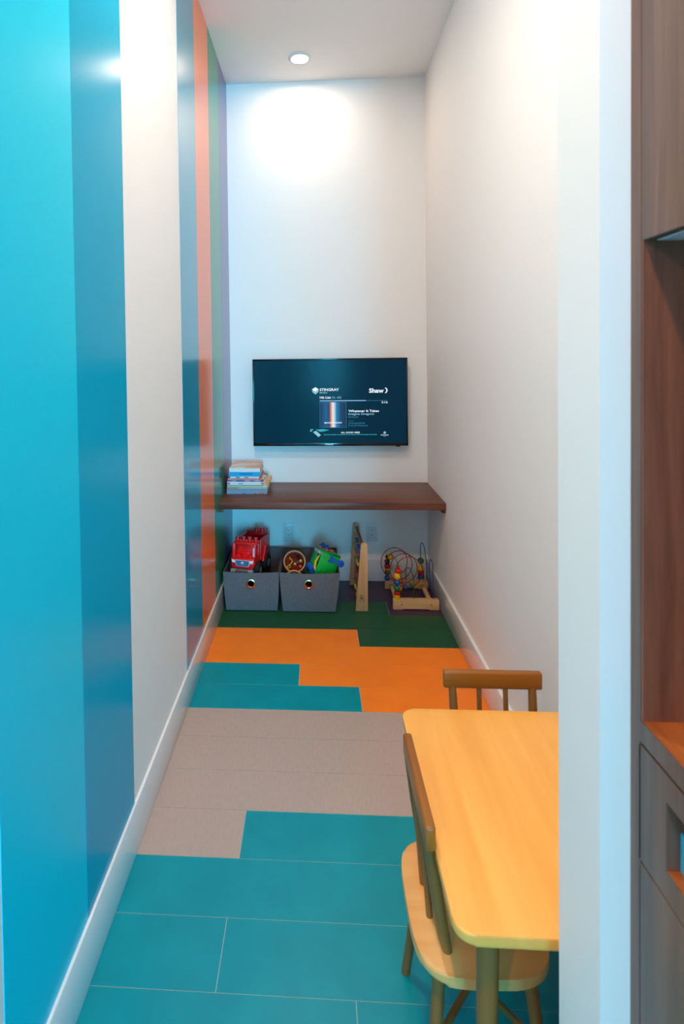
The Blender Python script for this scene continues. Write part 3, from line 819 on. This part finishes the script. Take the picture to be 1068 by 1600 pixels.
# only 3.6 turns, then across to the front column
red = red[:2+int(nt_*24*0.93)]
red += [(0.446, 3.085, 0.232), (0.438, 3.078, 0.200), (0.4365, 3.078, 0.06), (0.4365, 3.078, 0.045)]
MB().tube(spline(red, 2), WR, n=8).build('red_wire', mat('red_wire_coat', S(150, 16, 26), 0.3), bmz, True)
grn = [(0.527, 3.078, 0.045), (0.527, 3.078, 0.13), (0.522, 3.080, 0.185), (0.503, 3.083, 0.222), (0.484, 3.09, 0.212), (0.474, 3.095, 0.196), (0.462, 3.10, 0.196), (0.452, 3.115, 0.214), (0.446, 3.18, 0.232), (0.440, 3.26, 0.226), (0.434, 3.315, 0.215), (0.424, 3.342, 0.195), (0.419, 3.350, 0.15), (0.418, 3.352, 0.06), (0.418, 3.352, 0.035)]
MB().tube(spline(grn, 6), WR, n=8).build('green_wire', mat('green_wire_coat', S(8, 92, 62), 0.3), bmz, True)
blu = [(0.617, 3.352, 0.035), (0.616, 3.35, 0.10), (0.612, 3.345, 0.20), (0.612, 3.34, 0.255), (0.620, 3.338, 0.276), (0.632, 3.335, 0.255), (0.640, 3.325, 0.19), (0.641, 3.30, 0.10), (0.638, 3.22, 0.07), (0.626, 3.14, 0.085), (0.615, 3.09, 0.13), (0.611, 3.082, 0.20), (0.613, 3.08, 0.255), (0.619, 3.079, 0.271), (0.627, 3.078, 0.25), (0.631, 3.078, 0.18), (0.631, 3.078, 0.045)]
MB().tube(spline(blu, 6), WR, n=8).build('blue_wire', mat('blue_wire_coat', S(28, 60, 120), 0.3), bmz, True)
def mzbead(kind, c, r, m, h=None, rot=(0, 0, 0)):
    b = MB()
    if kind == 's': b.sphere((0, 0, 0), r, 18)
    elif kind == 'd':
        h = h or r; b.lathe([(0, -h/2), (r*0.92, -h/2), (r, -h*0.32), (r, h*0.32), (r*0.92, h/2), (0, h/2)], n=24)
    elif kind == 'h': b.rod((0, 0, -h/2), (0, 0, h/2), r, n=8)
    elif kind == 'f': b.lathe([(0, -r*.85), (r*.62, -r*.85), (r, -r*.3), (r, r*.3), (r*.62, r*.85), (0, r*.85)], n=8)
    elif kind == 'c': b.lathe([(0, -r*.8), (r, -r*.8), (r*.95, -r*.5), (r*.25, r*.9), (0, r*.9)], n=24)
    b._xf(b.bm.verts, Matrix.Translation(c) @ Euler(rot).to_matrix().to_4x4())
    return b.build('bead', m, bmz, True)
cx, cy = 0.4365, 3.078
mzbead('h', (cx, cy, 0.0660), 0.0170, YELB, 0.024)
mzbead('d', (cx, cy, 0.0865), 0.0165, REDB, 0.017)
mzbead('s', (cx, cy, 0.1120), 0.0165, GRNB)
mzbead('s', (cx, cy, 0.1450), 0.0170, BLUB)
mzbead('f', (cx+.001, cy, 0.1790), 0.0200, YELB)
mzbead('d', (cx+.009, cy+.004, 0.2080), 0.0175, mat('bright_red_bead', S(226, 34, 34), 0.25), 0.017, (0, 0.45, 0))
for z_, k, r, m, h in ((0.060, 's', .0165, BLUB, None), (0.093, 's', .0165, GRNB, None), (0.113, 'd', .0165, YELB, .008), (0.130, 'd', .0165, REDB, .024), (0.157, 's', .0160, DKGB, None)):
    mzbead(k, (0.4185, 3.350, z_+0.002), r, m, h)
mzbead('s', (0.433, 3.318, 0.1985), 0.0185, YELB)
mzbead('s', (0.421, 3.345, 0.1885), 0.0140, DKGB)
for z_, k, r, m, h in ((0.053, 'd', .0165, YELB, .012), (0.073, 'd', .0175, BLUB, .026), (0.101, 'd', .0180, REDB, .024), (0.130, 'c', .0190, YELB, None), (0.166, 's', .0190, GRNB, None)):
    mzbead(k, (0.6145, 3.348, z_), r, m, h)
MB().rod((0.445, 3.195, 0.064), (0.540, 3.215, 0.066), 0.0022, n=8).build('green_wire', mat('green_wire_coat', S(8, 92, 62)), bmz, True)
MB().rod((0.445, 3.195, 0.064), (0.443, 3.195, 0.028), 0.0022, n=8).build('green_wire', mat('green_wire_coat', S(8, 92, 62)), bmz, True)
mzbead('s', (0.468, 3.199, 0.064), 0.0175, YELB)
mzbead('s', (0.501, 3.206, 0.065), 0.0170, BLUB)
mzbead('c', (0.531, 3.213, 0.066), 0.0180, mat('mid_green_bead', S(20, 130, 96), 0.25), rot=(0, -2.3, 0))

# ------------------------------------------------------------------ play table
tbx0, tbx1, tby0, tby1, tbz = 0.207, 0.655, 0.858, 1.412, 0.500
pt = thing('play_table', 'low childrens table with a pale beech top and brown legs', 'table', ((tbx0+tbx1)/2, (tby0+tby1)/2, 0.0))
def rrect(x0, x1, y0, y1, r, n=8):
    pts = []
    for (cx_, cy_, a0) in ((x1-r, y1-r, 0), (x0+r, y1-r, 90), (x0+r, y0+r, 180), (x1-r, y0+r, 270)):
        for k in range(n+1):
            a = math.radians(a0+90*k/n); pts.append((cx_+r*math.cos(a), cy_+r*math.sin(a)))
    return pts
MB().prism(rrect(tbx0, tbx1, tby0, tby1, 0.030), tbz-0.018, tbz, bev=0.004, seg=3).build('table_top', BEECH, pt, True)
for sx, sy in ((0, 0), (1, 0), (0, 1), (1, 1)):
    x = tbx0+0.062 if sx == 0 else tbx1-0.062
    y = tby0+0.050 if sy == 0 else tby1-0.050
    dx, dy = (-0.008 if sx == 0 else 0.008), (-0.010 if sy == 0 else 0.010)
    MB().rod((x+dx, y+dy, 0.0005), (x, y, tbz-0.018), 0.0135, 0.0185, n=20).build('leg', BROWN, pt, True)

# ------------------------------------------------------------------ chairs (local: faces +x, origin on floor under the seat centre)
def chair(label, loc, rz):
    t = thing('childs_chair', label, 'chair', loc, (0, 0, rz), group='small spindle back chairs')
    SZ = 0.300
    # seat: rounded D, wider at the back
    pts = []
    for k in range(48):
        a = 2*PI*k/48
        c, s = math.cos(a), math.sin(a)
        e = 0.55
        x = math.copysign(abs(c)**e, c)*0.126
        y = math.copysign(abs(s)**e, s)*(0.142-0.010*c)
        pts.append((x, y))
    MB().prism(pts, SZ-0.020, SZ, bev=0.006, seg=3).build('seat', BEECHX, t)
    RT, RB = 0.552, 0.507
    xr = -0.101
    MB().box((xr-0.0095, -0.127, RB), (xr+0.0095, 0.127, RT), bev=0.0055, seg=3).build('back_rail', BROWNY, t)
    for y in (-0.103, 0.103):
        MB().tube([(-0.066, y*0.93, SZ-0.004), (-0.074, y*0.95, SZ+0.03), (-0.088, y*0.98, SZ+0.12), (xr, y, RB+0.005)], [0.0085, 0.0115, 0.0115, 0.0100], n=14).build('back_post', BROWN, t)
    for y in (-0.034, 0.034):
        MB().rod((-0.086, y, SZ-0.004), (xr, y, RB+0.005), 0.0065, n=12).build('spindle', BROWN, t)
    legs = []
    for sx in (-1, 1):
        for sy in (-1, 1):
            top = Vector((sx*0.078, sy*0.088, SZ-0.018)); bot = Vector((sx*0.108, sy*0.132, 0.0005))
            MB().rod(bot, top, 0.0095, 0.0125, n=14).build('leg', BROWN, t)
            legs.append(top.lerp(bot, 0.52))
    MB().rod(legs[0], legs[3], 0.0065, n=12).build('stretcher', BROWN, t)
    MB().rod(legs[1]+Vector((0, 0, 0.013)), legs[2]+Vector((0, 0, 0.013)), 0.0065, n=12).build('stretcher', BROWN, t)
    return t
chair('small spindle back chair tucked under the long left side of the table', (0.297, 1.118, 0), 0.0)
chair('small spindle back chair at the far end of the table', (0.458, 1.397, 0), -PI/2)

# ------------------------------------------------------------------ dark wood cabinet by the opening
CY1, CYE = JY0, -0.35       # from the partition towards the viewer
cb = thing('built_in_cabinet', 'dark walnut cabinet wall with an open niche, right of the opening', 'cabinet', (CX+0.3, 0.17, 0))
T0 = 0.020
NY = 0.681                 # niche left edge
def cbx(name, m, a, b, bev=0.0, par=None): return MB().box(a, b, bev=bev).build(name, m, par or cb, True, smooth=False)
cbx('side_stile', CABZ, (CX, NY+0.0005, 0), (CX+0.6, CY1-0.0005, ZC-0.002))
cbx('end_light_blocker', CABZ, (CX, CYE-0.021, 0), (CX+0.6, CYE-0.001, ZC-0.002))  # unseen panel added to stop daylight passing through the niche
up = cbx('upper_door', CABZ, (CX, CYE, 1.518), (CX+0.0148, NY, ZC-0.002), 0.001)
cbx('niche_top', CABIN, (CX+0.0149, CYE, 1.560), (CX+0.45, NY, 1.580))
cbx('niche_back', CABIN, (CX+0.42, CYE, 0.955), (CX+0.45, NY, 1.56))
cbx('niche_side', CABIN, (CX+0.0005, NY-0.004, 0.955), (CX+0.42, NY+0.0004, 1.56))
cbx('light_panel', mat('frosted_panel', S(226, 238, 242), 0.4, 0.5), (CX+0.0150, CYE+0.1, 1.5172), (CX+0.30, NY-0.0045, 1.530))
cbx('counter', CABY, (CX+0.001, CYE, 0.937), (CX+0.45, NY, 0.955))
cbx('counter_edge', CABZ, (CX-0.0005, CYE, 0.929), (CX+0.004, NY, 0.954))
# drawer front with a cut-out grip: four strips around the opening
DZ0, DZ1, HY, HZ0, HZ1 = 0.786, 0.925, 0.632, 0.818, 0.895
dw = MB()
dw.box((CX, HY, DZ0), (CX+T0, NY+0.003, DZ1))
dw.box((CX, CYE, HZ1), (CX+T0, HY, DZ1))
dw.box((CX, CYE, DZ0), (CX+T0, HY, HZ0))
dw.box((CX, CYE, HZ0), (CX+T0, 0.45, HZ1))
dwo = dw.build('drawer_front', CABZ, cb, True, smooth=False)
cbx('grip_ledge', CABY, (CX+0.001, 0.45, HZ0-0.004), (CX+0.06, HY, HZ0+0.0005))
cbx('grip_side', CABZ, (CX+0.002, HY-0.0005, HZ0), (CX+0.025, HY+0.004, HZ1))
cbx('grip_back', mat('cyan_patch', S(60, 178, 204), 0.6), (CX+0.0145, 0.45, HZ0+0.001), (CX+0.017, HY-0.001, 0.862))  # cyan sheet set shallow in the grip opening
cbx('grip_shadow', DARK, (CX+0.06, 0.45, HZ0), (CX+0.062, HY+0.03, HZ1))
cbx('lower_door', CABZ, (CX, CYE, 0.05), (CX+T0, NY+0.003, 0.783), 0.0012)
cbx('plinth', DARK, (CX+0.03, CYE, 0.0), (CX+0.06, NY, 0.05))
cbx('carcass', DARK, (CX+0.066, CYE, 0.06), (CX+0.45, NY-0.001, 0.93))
